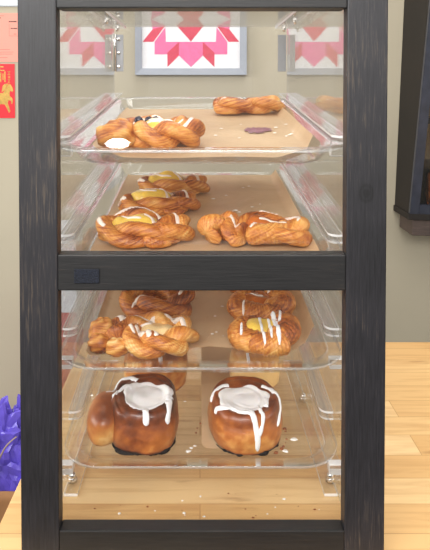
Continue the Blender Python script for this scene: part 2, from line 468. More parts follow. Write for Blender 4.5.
# base and top flanges with acorn nuts
def hexnut(parent, c, up=1):
    J = Join(); n = 6
    rr = .0058*abs(up)
    V = []
    for z, k in ((0, 1), (.0055, 1), (.0062, .9)):
        for j in range(n):
            a = 2*PI*j/n; V.append((c[0]+rr*k*math.cos(a), c[1]+rr*k*math.sin(a), c[2]+up*z))
    F = grid_faces(3, n)+[list(range(n))[::-1], [12+j for j in range(6)]]
    if up < 0: F = [f[::-1] for f in F]
    J.add(V, F)
    m = 18; V = []
    for k in range(7):
        a = PI/2*k/6
        for j in range(m):
            b = 2*PI*j/m; r2 = .0046*abs(up)*math.cos(a)+.0001
            V.append((c[0]+r2*math.cos(b), c[1]+r2*math.sin(b), c[2]+up*(.006+.007*math.sin(a))))
    V2 = [(c[0]+.0046*abs(up)*math.cos(2*PI*j/m), c[1]+.0046*abs(up)*math.sin(2*PI*j/m), c[2]+up*.005) for j in range(m)]
    F = grid_faces(8, m)+[list(range(7*m, 8*m))]
    if up < 0: F = [f[::-1] for f in F]
    J.add(V2+V, F)
    return mesh('acorn_nut', J.V, J.F, M['metal'], parent, smooth=True)

for s, x in ((-1, XL), (1, XR)):
    lo, hi = sorted((x-s*.0005, x-s*.0165))
    f = box('base_flange', (lo, .115, .0006), (hi, .50, .0042), M['sheet'], case, .0004, M['runner_edge'], 2)
    for y in (.1385, .3465): hexnut(f, (-.1572 if s < 0 else .1605, y, .0043))
    lo, hi = sorted((x-s*.0005, x-s*.0240))
    f = box('top_flange', (lo, .30, .6015), (hi, .575, .6060), M['sheet'], case, .0004, M['runner_edge'], 2)
    for y in (.40, .535): hexnut(f, (x-s*.0125, y, .6014), -.7)

# ------------------------------------------------------------------ shelf planes (the trays tip forward)
TILT = R(5.25); TT = math.tan(TILT)
ZK = {1: .432, 2: .3148, 3: .1978, 4: .080}             # rim height where y = 0.10
FRONT = {1: .016, 2: .026, 3: .032, 4: .049}            # y of each tray's front edge
def rim_z(k, y): return ZK[k]+TT*(y-.10)
def on_tray(k, x, y, lift=0.):
    """world point on the floor of tray k"""
    return (x, y, rim_z(k, y)-.0158+lift)

def runner(k, s):
    """clear ledge along a side panel, its inner front corner rounded"""
    x0 = XL if s < 0 else XR
    y0 = {1: .076, 2: .095, 3: .113, 4: .143}[k]; y1 = .575; w = .0165; r = .011
    prof = [(x0-s*.0004, y1), (x0-s*.0004, y0)]
    for i in range(9):
        a = PI/2*i/8
        prof.append((x0-s*(w-r+r*math.sin(a)), y0+r-r*math.cos(a)))
    prof.append((x0-s*w, y1))
    n = len(prof)
    F = [list(range(n)), list(range(2*n-1, n-1, -1))]+[[i, i+n, (i+1) % n+n, (i+1) % n] for i in range(n)]
    if s > 0: F = [f[::-1] for f in F]
    for zb, zt in ((-.0050, -.0026), (.0030, .0056)):          # lower ledge and upper guide, the tray rim slides between
        V = [(x, y, rim_z(k, y)+zb) for x, y in prof]+[(x, y, rim_z(k, y)+zt) for x, y in prof]
        mesh('shelf_runner', V, F, [M['runner'], M['runner_edge']], case, smooth=False, fmat=[0, 0]+[1]*n)
    yb = .062
    xa, xb = sorted((x0-s*.0004, x0-s*.0225))
    zt = rim_z(k, yb)-.0035
    box('stop_block', (xa, yb-.006, zt-.011), (xb, yb+.006, zt), M['runner'], case, .0012, M['runner_edge'], 1)
for k in (1, 2, 3, 4):
    for s in (-1, 1): runner(k, s)

# ------------------------------------------------------------------ trays
def rrect(hx, y0, y1, r, w, n=10):
    P = []
    for cx, cy, a0 in ((hx-r, y1-r, 0), (-hx+r, y1-r, PI/2), (-hx+r, y0+r, PI), (hx-r, y0+r, 1.5*PI)):
        for i in range(n+1):
            a = a0+PI/2*i/n; P.append((cx+r*math.cos(a), cy+r*math.sin(a), w))
    return P

def make_tray(k, label):
    y0 = FRONT[k]; Lg = .53
    rt = thing('serving_tray', label, 'tray', (0.001, y0, rim_z(k, y0)), (TILT, 0, 0), 'clear trays in the case')
    HX = .1575
    rings = [rrect(HX, 0, Lg, .046, -.0022), rrect(HX, 0, Lg, .046, .0006), rrect(HX-.001, .001, Lg-.001, .045, .0012),
             rrect(HX-.0135, .0135, Lg-.0135, .036, .0012), rrect(HX-.0150, .015, Lg-.015, .036, .0002),
             rrect(HX-.0240, .024, Lg-.024, .034, -.0150), rrect(HX-.0265, .0265, Lg-.0265, .033, -.0172), rrect(HX-.031, .031, Lg-.031, .031, -.0178)]
    m = len(rings[0]); V = [p for r_ in rings for p in r_]
    F = grid_faces(len(rings), m)+[list(range((len(rings)-1)*m, len(rings)*m))]
    fm = []
    for i in range(len(rings)-1): fm += [1 if i in (0, 3) else 0]*m
    fm.append(0)
    o = mesh('tray_shell', V, F, [M['tray'], M['edge']], rt, True, fmat=fm)
    md = o.modifiers.new('thickness', 'SOLIDIFY'); md.thickness = .0016; md.offset = -1
    return rt
make_tray(1, 'clear plastic tray on the top shelf holding two pastries and a purple smear')
make_tray(2, 'clear plastic tray on the second shelf holding four twisted pastries')
make_tray(3, 'clear plastic tray on the third shelf just below the middle black rail')
make_tray(4, 'clear plastic tray on the lowest shelf holding the iced cinnamon rolls')

# ------------------------------------------------------------------ parchment sheets
def make_paper(k, label, x0, x1, front, back, seed, wr=.0016, rcorner=.0):
    """front(u) = y of the front edge; the sheet runs up the tray's side walls"""
    n, m = 60, 50; V = []
    def wall(x):
        a = abs(x)-.1265
        return 0 if a < 0 else min(a*1.35, .0145)
    for i in range(n):
        x = x0+(x1-x0)*i/(n-1)
        f = front(x)
        if rcorner:
            d = min(x-x0, x1-x)
            if d < rcorner: f += rcorner-math.sqrt(max(0, rcorner**2-(rcorner-d)**2))
        for j in range(m):
            y = f+(back-f)*j/(m-1)
            w = wr*(noise.noise(Vector((x*16, y*10, seed)))+.5*noise.noise(Vector((x*40, y*26, seed+3))))
            V.append(on_tray(k, x, y, .0002+wall(x)+max(-.0002, w*.5)))
    o = mesh('parchment_sheet', V, grid_faces(n, m, False, False), M['paper'])
    md = o.modifiers.new('thickness', 'SOLIDIFY'); md.thickness = .00025; md.offset = 1; o.modifiers.remove(md)
    return tag(o, label, 'baking paper', 'parchment sheets')

make_paper(1, 'brown parchment sheet with a purple jam smear lining the top tray', -.129, .136, lambda x: .062+.07*max(0, abs(x)-.085)/.05+.004*math.sin(x*40), .50, 1)
make_paper(2, 'brown parchment sheet lining the second tray under four twisted pastries', -.1275, .134, lambda x: .074+.006*math.sin(x*30), .50, 2)
def pf3(x):
    return np.interp(x, [-.14, -.05, .012, .104, .1405], [.088, .10, .112, .098, .136])
make_paper(3, 'brown parchment sheet lining the third tray with a slanting front edge', -.131, .139, pf3, .50, 3)
make_paper(4, 'narrow brown parchment strip under the cinnamon roll at right on the lowest tray', .002, .0885, lambda x: .104, .45, 4, .0006, .012)

# ------------------------------------------------------------------ danishes
def ell(a, b, n=10, ph=0., cx=0, cy=0, wob=0., seed=0):
    return [(cx+a*math.cos(2*PI*i/n+ph)*(1+wob*math.sin(3*i+seed)), cy+b*math.sin(2*PI*i/n+ph)*(1+wob*math.cos(2*i+seed))) for i in range(n)]

def pastry(k, x, y, label, dough, filling=None, fill_mat='custard', lines=(), icing='glaze', berries=(), cat='pastry', lw=.003):
    rt = thing('danish_pastry', label, cat, on_tray(k, x, y, .0011), (TILT, 0, 0), 'danish pastries')
    mesh('dough', dough.V, dough.F, M['dan'], rt, True, dough.B, grain=dough.G)
    js = [dough]
    if filling:
        mesh('filling', filling.V, filling.F, M[fill_mat], rt); js.append(filling)
    bv = bvh_of(*js)
    if lines:
        for i, l in enumerate(lines):
            w = l[0] if isinstance(l[0], (int, float)) else lw
            pts = l[1:] if isinstance(l[0], (int, float)) else l
            d = drizzle(bv, pts, w, seed=i)
            for V_, F_ in d: mesh('icing_drizzle', V_, F_, M[icing], rt)
    for bx, by in berries:
        h = bv.ray_cast(Vector((bx, by, .2)), Vector((0, 0, -1)))[0]
        V, F, B = knob(bx, by, (h.z if h else .02)+.0015, .0052, 3, (1, 1, .8), n=10, m=16)
        mesh('berry', V, F, M['berry'], rt)
    return rt

def fill(*args):
    J = Join()
    for a in args: J.add(*blob(**a))
    return J
Q = math

# A: top tray, front left - ring with a lobe at left, glaze loops and a berry
d = rope(ell(.034, .030, 10, .3, .014, .004, .05), True, .0170, 2, 3, 1, bake0=.60)
d.add(*knob(-.036, -.024, .016, .020, 4, (1.15, .9, .9), .58)); d.add(*knob(-.040, .012, .015, .0155, 8, (.9, 1.2, .9), .46))
pastry(1, -.0600, .1270, 'large glazed ring danish with dark berries at front left of top tray', d,
       fill(dict(cx=.012, cy=.004, a=.026, b=.023, z0=.004, h=.027, seed=2)), 'custard',
       [(.0022, (-.02, .0), (-.008, .012), (.004, .004), (.014, -.006), (.004, -.010), (-.006, -.004)),
        (.0024, (.012, -.012), (.024, -.004), (.036, -.004), (.045, .004)), (.002, (.03, -.02), (.044, -.012), (.052, .0)),
        (.0065, (-.044, -.016), (-.030, -.014), (-.018, -.010)), (.002, (.0, .03), (.014, .022), (.03, .026))],
       berries=[(-.002, .012), (.006, .016), (-.012, -.012)])
# B: top tray, back right
d = rope([(-.045, .0), (-.036, .022), (-.006, .026), (.006, .006), (.004, -.012)], False, .0135, 2, .9, 12, bake0=.46)
e = rope([(-.046, .004), (-.038, -.016), (-.012, -.019), (.006, -.012), (.026, -.014), (.046, -.002), (.050, .016), (.03, .026), (.004, .018)], False, .0145, 2, 1.6, 13, bake0=.6)
d.add(e.V, e.F, e.B, 0, e.G)
pastry(1, .0770, .4300, 'small brown danish alone at the back right of the top tray', d,
       fill(dict(cx=-.018, cy=.004, a=.022, b=.019, z0=.003, h=.022, seed=4)), 'apricot',
       [(.0022, (.010, .014), (.020, .004), (.022, -.010)), (.002, (.026, .024), (.032, .008), (.044, .0)), (.0028, (-.012, .024), (.0, .022), (.008, .012)), (.003, (-.044, -.004), (-.04, -.012), (-.034, -.018))])
# E, D, C: the second tray's left row, cheese twists
def twist_danish(k, x, y, label, seed, a=.036, b=.026, rad=.0150, rot=0., bake=.60, extra=None, fillmat='custard', lines=None, tail=True, fh=.029, tw=2.0):
    c, s = Q.cos(rot), Q.sin(rot)
    d = rope(ell(a, b, 10, .8, 0, 0, .05, seed), True, rad, 2, tw, seed, bake0=bake)
    if tail:
        t = rope([(a*.2, -b*.9), (a*.9, -b*.9), (a*1.35, -b*.1), (a*1.3, b*.65)], False, rad*.95, 2, .9, seed+20, bake0=bake-.05)
        d.add(t.V, t.F, t.B, 0, t.G)
    f = fill(dict(cx=-.006, cy=.001, a=a*.84, b=b*.88, z0=.002, h=fh, seed=seed))
    for J in (d, f): J.V = [(v[0]*c-v[1]*s, v[0]*s+v[1]*c, v[2]) for v in J.V]
    L_ = lines if lines is not None else [
        (.0042, (-a*.9, b*.9), (-a*.2, b*1.25), (a*.5, b*.9), (a*.75, b*.1)), (.0026, (-a*1.35, b*.2), (-a*1.2, -b*.5), (-a*1.0, -b*.9)),
        (.0028, (a*.15, b*.3), (a*.45, -b*.2), (a*.55, -b*.7)), (.0024, (a*1.0, b*.9), (a*1.2, b*.1), (a*1.25, -b*.5)), (.002, (-a*.6, b*.4), (-a*.3, -b*.1), (a*.1, -b*.4))]
    return pastry(k, x, y, label, d, f, fillmat, L_)
twist_danish(2, -.0740, .1390, 'largest custard twist danish at front of the second tray left row', 21, .038, .0275, .0158)
twist_danish(2, -.0640, .2640, 'custard twist danish in the middle of the second tray left row', 24, .038, .024, .0138, R(8))
twist_danish(2, -.0480, .3690, 'custard twist danish at the back of the second tray left row', 28, .037, .024, .0138, R(3))
# F: second tray front right - swirl with a tail to the left
d = rope([(-.062, -.014), (-.048, .004), (-.030, .012), (-.018, .0)], False, .0170, 2, 1.1, 31, bake0=.6)
e = rope([(-.022, -.012), (-.004, .018), (.026, .022), (.046, .010), (.052, -.010), (.036, -.020), (.010, -.019)], False, .0155, 2, 1.2, 32, bake0=.55)
d.add(e.V, e.F, e.B, 0, e.G)
e = rope([(-.016, -.019), (.006, -.021), (.024, -.014), (.034, -.004), (.026, .006)], False, .0155, 1, .8, 34, rs=.95, off=.1, bake0=.68)
d.add(e.V, e.F, e.B, 0, e.G)
e = rope([(-.036, .010), (-.030, -.008), (-.018, -.022)], False, .0150, 2, .8, 37, bake0=.56)
d.add(e.V, e.F, e.B, 0, e.G)
pastry(2, .0690, .1340, 'swirled glazed danish with a tail alone at front right of the second tray', d,
       fill(dict(cx=.008, cy=.004, a=.026, b=.017, z0=.003, h=.026, seed=5)), 'apricot',
       [(.0046, (.004, .024), (.018, .026), (.030, .022)), (.003, (.002, -.004), (.012, .0), (.026, -.004), (.034, -.012)), (.0024, (-.034, .008), (-.028, -.006), (-.022, -.016)),
        (.0024, (.034, .022), (.046, .012), (.050, .0), (.047, -.012)), (.002, (-.002, -.010), (-.006, -.018), (-.010, -.024))])
# H and G: third tray, left row
d = rope(ell(.034, .0265, 10, 1.0, .018, .0, .06), True, .0152, 2, 3, 41, bake0=.62)
d.add(*knob(-.046, .002, .016, .0165, 43, (1, .9, 1), .52)); d.add(*knob(-.048, -.016, .011, .0125, 46, (1.05, .95, .9), .38)); d.add(*knob(-.026, -.024, .010, .0120, 48, (1.1, .9, .9), .62))
e = rope([(-.024, .026), (-.028, .006), (-.026, -.014)], False, .0145, 2, 1.0, 45, bake0=.56); d.add(e.V, e.F, e.B, 0, e.G)
pastry(3, -.0690, .1120, 'ring danish with a knotted tail at front left of the third tray', d,
       fill(dict(cx=.018, cy=.002, a=.027, b=.020, z0=.003, h=.021, seed=6)), 'cheese',
       [(.0042, (-.034, .022), (-.027, .018), (-.022, .010)), (.003, (-.012, .022), (.004, .018), (.014, .022)), (.0044, (.026, .024), (.038, .020), (.046, .012)),
        (.0032, (.044, .014), (.050, .002), (.050, -.010)), (.0024, (-.008, .006), (.002, .002), (.012, .004)), (.004, (-.006, -.008), (.0, -.014), (.004, -.024)), (.0034, (.008, -.012), (.010, -.022), (.012, -.032)), (.0028, (.018, -.014), (.019, -.024), (.020, -.034)), (.0024, (-.014, .0), (-.012, -.010), (-.006, -.022))])
twist_danish(3, -.0570, .2050, 'brown ring danish behind the knotted one on the third tray', 51, .036, .027, .0160, R(-12), .48, fillmat='apricot',
             lines=[(.0028, (-.03, -.030), (-.022, -.012), (-.006, -.010), (.004, -.014)), (.0028, (.03, .02), (.034, .004), (.03, -.014)), (.002, (-.02, .03), (-.008, .026), (.0, .03))], fh=.014, tail=False)
# J and I: third tray right row - plump pockets
def pocket(k, x, y, label, seed, fm, lines, bake=.58, sc=1.):
    d = rope([(.006*sc, .026*sc), (.026*sc, .020*sc), (.031*sc, -.002), (.022*sc, -.018*sc), (.002, -.024*sc)], False, .0165*sc, 1, .4, seed, ridges=12, rs=1.0, off=.12, lam=.034, bake0=bake)
    e = rope([(-.004*sc, .024*sc), (-.024*sc, .018*sc), (-.030*sc, -.002), (-.022*sc, -.018*sc), (.004, -.024*sc)], False, .0160*sc, 1, -.4, seed+2, ridges=12, rs=1.0, off=.12, lam=.034, bake0=bake+.02)
    d.add(e.V, e.F, e.B, 0, e.G)
    e = rope([(-.020*sc, -.026*sc), (-.006*sc, -.031*sc), (.010*sc, -.031*sc), (.024*sc, -.024*sc)], False, .0150*sc, 1, .5, seed+5, ridges=10, rs=1.0, off=.1, lam=.034, bake0=bake-.04)
    d.add(e.V, e.F, e.B, 0, e.G)
    f = fill(dict(cx=-.003*sc, cy=.003*sc, a=.029*sc, b=.026*sc, z0=.003, h=.0225*sc, seed=seed, lump=.16))
    return pastry(k, x, y, label, d, f, fm, lines, 'icing' if fm == 'custard' else 'glaze')
pocket(3, .0755, .1170, 'plump custard pastry with long white icing stripes at front right of third tray', 61, 'custard',
       [(.0020, (-.004, .034), (-.0035, .012), (-.003, -.012), (-.002, -.044)), (.0030, (.013, .034), (.014, .012), (.015, -.010), (.014, -.042)), (.0018, (.007, .020), (.007, -.006), (.006, -.036)),
        (.0016, (-.026, .002), (-.027, -.010), (-.028, -.024)), (.0018, (.024, .036), (.022, .020), (.019, .004)), (.0024, (-.004, .032), (-.003, .026), (-.002, .018))], sc=.93)
pocket(3, .0790, .1960, 'plump apricot jam pastry behind the custard one on the third tray', 71, 'apricot',
       [(.0016, (-.022, -.014), (-.024, -.024), (-.024, -.034)), (.0022, (.014, .034), (.014, .022), (.012, .014)), (.002, (-.012, .010), (-.006, .004), (.004, .006))], .50, .96)
pocket(3, .0770, .2780, 'plump pastry farthest back on the right of the third tray', 81, 'apricot',
       [(.0024, (-.008, .02), (-.008, .0), (-.008, -.036)), (.003, (.012, .02), (.012, -.01), (.012, -.036))], .42, .85)
twist_danish(3, -.0700, .3010, 'twisted danish farthest back on the left of the third tray', 91, .036, .024, .016, 0, .42, fillmat='apricot', tail=False)

# ------------------------------------------------------------------ cinnamon rolls
def roll_dough(a, b, H, seed, ex=2.5, bake=0., lobe=None, seam=None, hollow=.012, hc=(0, 0), hr=.55, burnt=.5, taper=.06):
    n, m = 66, 110; V = []; B = []
    for i in range(n):
        t = i/(n-1)
        if t < .14: r, z = t/.14*.93, 0.
        elif t < .20:
            u = (t-.14)/.06*PI/2; r, z = .93+.07*math.sin(u)-.01, .005*(1-math.cos(u))
        elif t < .58:
            u = (t-.20)/.38; r, z = .99+.05*math.sin(u*PI)-taper*u, .005+(H-.018)*u
        elif t < .72:
            u = (t-.58)/.14*PI/2; r, z = (.99-taper)-.15*(1-math.cos(u)), H-.013+.013*math.sin(u)
        else:
            u = (t-.72)/.28; r, z = (.84-taper)*(1-u)+.0005, H
        for j in range(m):
            ph = 2*PI*j/m
            c, s = math.cos(ph), math.sin(ph)
            k = (abs(c)**ex+abs(s)**ex)**(-1/ex)
            k *= 1+.05*noise.noise(Vector((c*1.2, s*1.2, seed)))
            if seam is not None:
                dph = (ph-seam+PI) % (2*PI)-PI
                k *= 1-.10*math.exp(-(dph/.09)**2)*(1 if t > .1 else 0)+(.035*max(0, 1-abs(dph)/1.2) if dph > 0 else 0)
            x, y = a*r*k*c, b*r*k*s; zz = z
            if t >= .60:
                rr = math.hypot((x-hc[0])/a, (y-hc[1])/b)
                zz -= hollow*max(0, 1-(rr/hr)**2)**.6 if rr < hr else 0
                sp = (rr/.30-(math.atan2(y, x))/(2*PI)) % 1
                zz -= .0016*math.exp(-((sp-.5)/.10)**2)*(1 if .12 < rr else 0)
                zz += .0012*noise.noise(Vector((x*60, y*60, seed)))
            p = np.array([x, y, zz])
            f1 = fbm(p, 26, seed)
            x += .0016*f1*c; y += .0016*f1*s
            V.append((x, y, max(zz, 0)))
            v = zz/H
            bk = np.interp(v, [0, .08, .25, .6, .85, 1.0], [.42, .72, .76, .64, .46, .40])+bake
            bk += .20*f1+.12*fbm(p, 90, seed+2)
            if v < .12: bk -= burnt*max(0, .55+1.2*noise.noise(Vector((c*2.2, s*2.2, seed+5))))*(1-v/.12)
            B.append(bk)
    J = Join(); J.add(V, grid_faces(n, m)+[list(range(m))[::-1], list(range((n-1)*m, n*m))], B)
    if lobe:
        lx, ly, lz, ra, rb, rc, sd = lobe
        V = []; B = []; n2, m2 = 24, 40
        for i in range(n2):
            al = PI*(i+.02)/(n2-.96)
            for j in range(m2):
                ph = 2*PI*j/m2
                sg = lambda q, e: math.copysign(abs(q)**e, q)
                d3 = (sg(math.sin(al), .75)*sg(math.cos(ph), .9), sg(math.sin(al), .75)*sg(math.sin(ph), .9), sg(math.cos(al), .75))
                q = 1+.06*noise.noise(Vector(d3)*1.5+Vector((sd, 0, 0)))
                p = (lx+ra*q*d3[0], ly+rb*q*d3[1], max(0, lz+rc*q*d3[2]))
                V.append(p)
                bk = .98+bake-.36*max(0, d3[2])**1.5+.30*fbm(p, 30, sd)
                if p[2] < .005: bk -= .5*max(0, .3+noise.noise(Vector((p[0]*60, p[1]*60, sd))))
                B.append(bk)
        J.add(V, grid_faces(n2, m2)+[list(range(m2))[::-1], list(range((n2-1)*m2, n2*m2))], B)
    return J

def icing_cap(bv, cx, cy, edge, th=.0022, n=20, m=96, sink=None, seed=0):
    """edge(phi) = radius of the icing pool; lies on the roll"""
    V = []
    for i in range(n):
        t = i/(n-1)
        for j in range(m):
            ph = 2*PI*j/m; r = edge(ph)*t
            x, y = cx+r*math.cos(ph), cy+r*math.sin(ph)
            h = bv.ray_cast(Vector((x, y, .2)), Vector((0, 0, -1)))[0]
            z = h.z if h else 0
            if sink is not None: z = max(z, sink)
            V.append((x, y, z+th*(1-t**5)*(1+.5*noise.noise(Vector((x*60, y*60, seed))))-.0004*(t > .97)))
    return V, grid_faces(n, m)+[list(range(m))[::-1]]

def drip(bv, pts, w0, w1, th=.0016, n=26, seed=0):
    """icing running over the shoulder and down the side; pts = guide points near the surface"""
    P = catmull(pts, n, False); prof = [-1, -.75, -.4, 0, .4, .75, 1]
    H = []
    for p in P:
        loc, nor, _, _ = bv.find_nearest(Vector(p)); H.append((loc, nor))
    V = []
    for i in range(n):
        s = i/(n-1); loc, nor = H[i]
        t = (H[min(i+1, n-1)][0]-H[max(i-1, 0)][0]).normalized()
        sd = t.cross(nor).normalized()
        w = (w0+(w1-w0)*s)*(1+.2*noise.noise(Vector((s*5, seed, 2.))))
        e = 1.
        if s > .86: e = math.sqrt(max(.01, 1-((s-.86)/.14)**2)); 
        if s > .72: w *= 1.18
        for q in prof:
            l2, n2, _, _ = bv.find_nearest(loc+sd*q*w*e)
            V.append(tuple(l2+n2*(th*e*(1-q*q)+.0002-.0007*(abs(q) == 1))))
    F = grid_faces(n, len(prof), False, False)
    return V, [f[::-1] for f in F]

def burnt_rim(a, b, p0, p1, ex, seed, parent, th=.0042):
    """dark caramel that bubbled out under the roll's edge"""
    n, m = 60, 12; V = []
    for i in range(n):
        s = i/(n-1); ph = p0+(p1-p0)*s; c, q = math.cos(ph), math.sin(ph)
        k = (abs(c)**ex+abs(q)**ex)**(-1/ex)
        w = .0004+th*max(0, .30+1.1*noise.noise(Vector((c*3.2, q*3.2, seed)))+.3*noise.noise(Vector((c*14, q*14, seed))))*max(.05, min(1, 8*min(s, 1-s)))**.5
        for j in range(m):
            t = 2*PI*j/m
            V.append(((a*k+w*.95*math.cos(t))*c, (b*k+w*.95*math.cos(t))*q, max(0, w*.9*math.sin(t)+.0012)))
    F = grid_faces(n, m, False, True)+[list(range(m))[::-1], list(range((n-1)*m, n*m))]
    return mesh('burnt_sugar', V, F, M['burnt'], parent)

def roll(k, x, y, label, dough, cap=None, drips=(), caps_extra=()):
    rt = thing('cinnamon_roll', label, 'cinnamon roll', on_tray(k, x, y, .0012), (TILT, 0, 0), 'cinnamon rolls')
    mesh('dough', dough.V, dough.F, M['roll'], rt, True, dough.B)
    if cap or drips:
        bv = bvh_of(dough); J = Join()
        for c in ([cap] if cap else [])+list(caps_extra): J.add(*icing_cap(bv, **c))
        bv2 = bv
        for i, d in enumerate(drips): J.add(*drip(bv2, seed=i, **d))
        mesh('icing', J.V, J.F, M['icing'], rt)
    return rt

# K: left front, tall with its outer wrap loose at left
H = .050
dk = roll_dough(.0400, .0490, H, 3, 2.9, -.20, lobe=(-.0465, -.010, .022, .021, .036, .0235, 4), seam=None, hollow=.010, hc=(.004, -.004), hr=.64, burnt=1.0, taper=.02)
e1 = lambda p: .0305*(1+.06*math.sin(3*p+1)+.025*math.sin(5*p+.4)+.015*math.sin(9*p))
rk = roll(4, -.0680, .1380, 'tall browned cinnamon roll with a white icing well at front left of lowest tray', dk,
     dict(cx=.004, cy=-.004, edge=e1, th=.0030, sink=H-.0065, seed=2),
     [dict(pts=[(.002, -.016, H), (.004, -.030, H+.003), (.005, -.041, H+.001), (.006, -.046, H-.006), (.006, -.050, H-.013)], w0=.0050, w1=.0030),
      dict(pts=[(.022, -.004, H), (.030, -.014, H+.003), (.034, -.028, H), (.036, -.038, H-.005), (.036, -.046, H-.014)], w0=.0070, w1=.0032),
      dict(pts=[(-.016, .012, H), (-.026, .010, H+.002), (-.034, -.002, H-.002), (-.038, -.012, H-.008)], w0=.0055, w1=.0016),
      dict(pts=[(-.010, .026, H), (-.020, .032, H+.001), (-.032, .026, H-.003), (-.040, .016, H-.006), (-.048, .008, H-.010)], w0=.0045, w1=.0014)])
burnt_rim(.0385, .0480, R(196), R(345), 2.9, 3, rk, .0040)
# L: right front, icing running down the front
H = .046
dl = roll_dough(.0440, .0515, H, 7, 2.3, -.05, seam=None, hollow=.006, hc=(0, -.005), hr=.6, burnt=.7, taper=.04)
e2 = lambda p: .0305*(1+.06*math.sin(2*p+.6)+.05*math.sin(5*p+1.2)+.03*math.sin(7*p))
rl = roll(4, .0555, .1390, 'cinnamon roll with white icing running down its front at right of lowest tray', dl,
     dict(cx=-.003, cy=-.006, edge=e2, th=.0024, sink=H-.0055, seed=6),
     [dict(pts=[(-.002, -.016, H+.002), (.002, -.030, H+.002), (.006, -.042, H-.003), (.009, -.049, H-.012), (.011, -.052, H-.026), (.011, -.052, H-.040)], w0=.0046, w1=.0028),
      dict(pts=[(.010, -.012, H+.002), (.014, -.028, H+.001), (.017, -.040, H-.003), (.016, -.047, H-.012), (.012, -.051, H-.022)], w0=.0032, w1=.0022),
      dict(pts=[(.020, -.004, H+.002), (.024, -.014, H+.001), (.022, -.026, H+.001)], w0=.0038, w1=.0030),
      dict(pts=[(.022, .018, H+.002), (.033, .010, H), (.040, -.004, H-.005), (.041, -.018, H-.012), (.036, -.034, H-.020)], w0=.0036, w1=.0026),
      dict(pts=[(-.014, -.016, H+.002), (-.020, -.026, H+.001), (-.028, -.028, H), (-.036, -.024, H-.004), (-.040, -.024, H-.010)], w0=.0048, w1=.0030),
      dict(pts=[(-.018, -.022, H+.002), (-.010, -.034, H), (.0, -.037, H-.001), (.006, -.040, H-.003)], w0=.0042, w1=.0034),
      dict(pts=[(-.020, .020, H+.002), (-.030, .016, H), (-.037, .006, H-.004), (-.041, -.004, H-.008)], w0=.0040, w1=.0018)])
burnt_rim(.0425, .0500, R(276), R(330), 2.3, 5, rl, .0052)
burnt_rim(.0425, .0500, R(215), R(262), 2.3, 8, rl, .0026)
# M and N: the pair behind
dm = roll_dough(.0440, .0420, .058, 11, 2.6, .04, hollow=.010, hr=.55, burnt=.3)
e3 = lambda p: .024*(1+.1*math.sin(3*p)+.08*math.sin(5*p+2))
roll(4, -.0620, .2570, 'browned cinnamon roll behind the tall one at left of lowest tray', dm, dict(cx=0, cy=.004, edge=e3, th=.0028, sink=.052, seed=3),
     [dict(pts=[(.006, -.014, .062), (.008, -.030, .058), (.009, -.038, .050), (.009, -.042, .042)], w0=.004, w1=.0022)])
dn = roll_dough(.0350, .0380, .054, 15, 2.4, .34, hollow=.008, hr=.5, burnt=.0)
roll(4, .0770, .2600, 'pale golden cinnamon roll behind the drizzled one at right of lowest tray', dn, dict(cx=0, cy=.004, edge=lambda p: .018*(1+.12*math.sin(4*p)), th=.0022, sink=.049, seed=5),
     [dict(pts=[(-.010, -.010, .058), (-.012, -.026, .054), (-.012, -.034, .046), (-.012, -.038, .040)], w0=.003, w1=.002)])

# ------------------------------------------------------------------ smear, crumbs
def smear(k, x, y, a, b, seed):
    V = []; n, m = 8, 60
    for i in range(n):
        t = i/(n-1)
        for j in range(m):
            ph = 2*PI*j/m
            q = 1+.55*noise.noise(Vector((math.cos(ph)*2.2, math.sin(ph)*2.2, seed)))+.3*noise.noise(Vector((math.cos(ph)*6, math.sin(ph)*6, seed)))
            px, py = x+a*q*t*math.cos(ph), y+b*q*t*math.sin(ph)
            V.append(on_tray(k, px, py, .0016+.0006*(1-t)))
    return V, grid_faces(n, m)+[list(range(m))[::-1]]
J = Join(); J.add(*smear(1, .0770, .2480, .014, .026, 4)); J.add(*smear(1, .0900, .2560, .010, .018, 9))
tag(mesh('jam_smear', J.V, J.F, M['jam']), 'dark purple jam smear on the parchment of the top tray', 'jam smear')

def flakes(name, pts, size, m, rng, label, cat, flat=.35):
    J = Join()
    for p in pts:
        s = size*(.5+rng.random()); n = rng.choice((5, 6, 7)); a0 = rng.random()*6
        ring = [(p[0]+s*(.7+.6*rng.random())*math.cos(a0+2*PI*i/n)*1.3, p[1]+s*(.7+.6*rng.random())*math.sin(a0+2*PI*i/n), p[2]) for i in range(n)]
        topv = [(p[0]+(q[0]-p[0])*.7, p[1]+(q[1]-p[1])*.7, p[2]+s*flat) for q in ring]
        J.add(ring+topv, [list(range(n))[::-1], list(range(n, 2*n))]+[[i, (i+1) % n, (i+1) % n+n, i+n] for i in range(n)])
    o = mesh(name, J.V, J.F, m, smooth=False); tag(o, label, cat); o['kind'] = 'stuff'; return o
rng = random.Random(5)
pts = [on_tray(1, x, y, .0018) for x, y in [(.118, .205), (.121, .212), (.108, .27), (.06, .30), (.112, .195), (.126, .30), (.02, .2), (.05, .18), (.10, .22), (.127, .235), (.03, .26)]]
flakes('icing_flakes', pts, .0017, M['flake'], rng, 'scattered white icing flakes on the top tray parchment', 'crumbs')
pts = [on_tray(2, x, y, .0018) for x, y in [(.045, .262), (.05, .267), (.075, .285), (.088, .30), (.07, .40), (.08, .41), (.055, .258), (.085, .262), (.04, .35), (.02, .33)]]
flakes('icing_flakes', pts, .0020, M['flake'], rng, 'scattered white icing flakes on the second tray parchment', 'crumbs')
pts = [on_tray(3, x, y, .0018) for x, y in [(.015, .14), (.02, .145), (.028, .135), (.125, .26), (.132, .27), (.13, .255), (.02, .19), (.03, .22)]]
flakes('icing_flakes', pts, .0014, M['flake'], rng, 'scattered white icing flakes on the third tray parchment', 'crumbs')
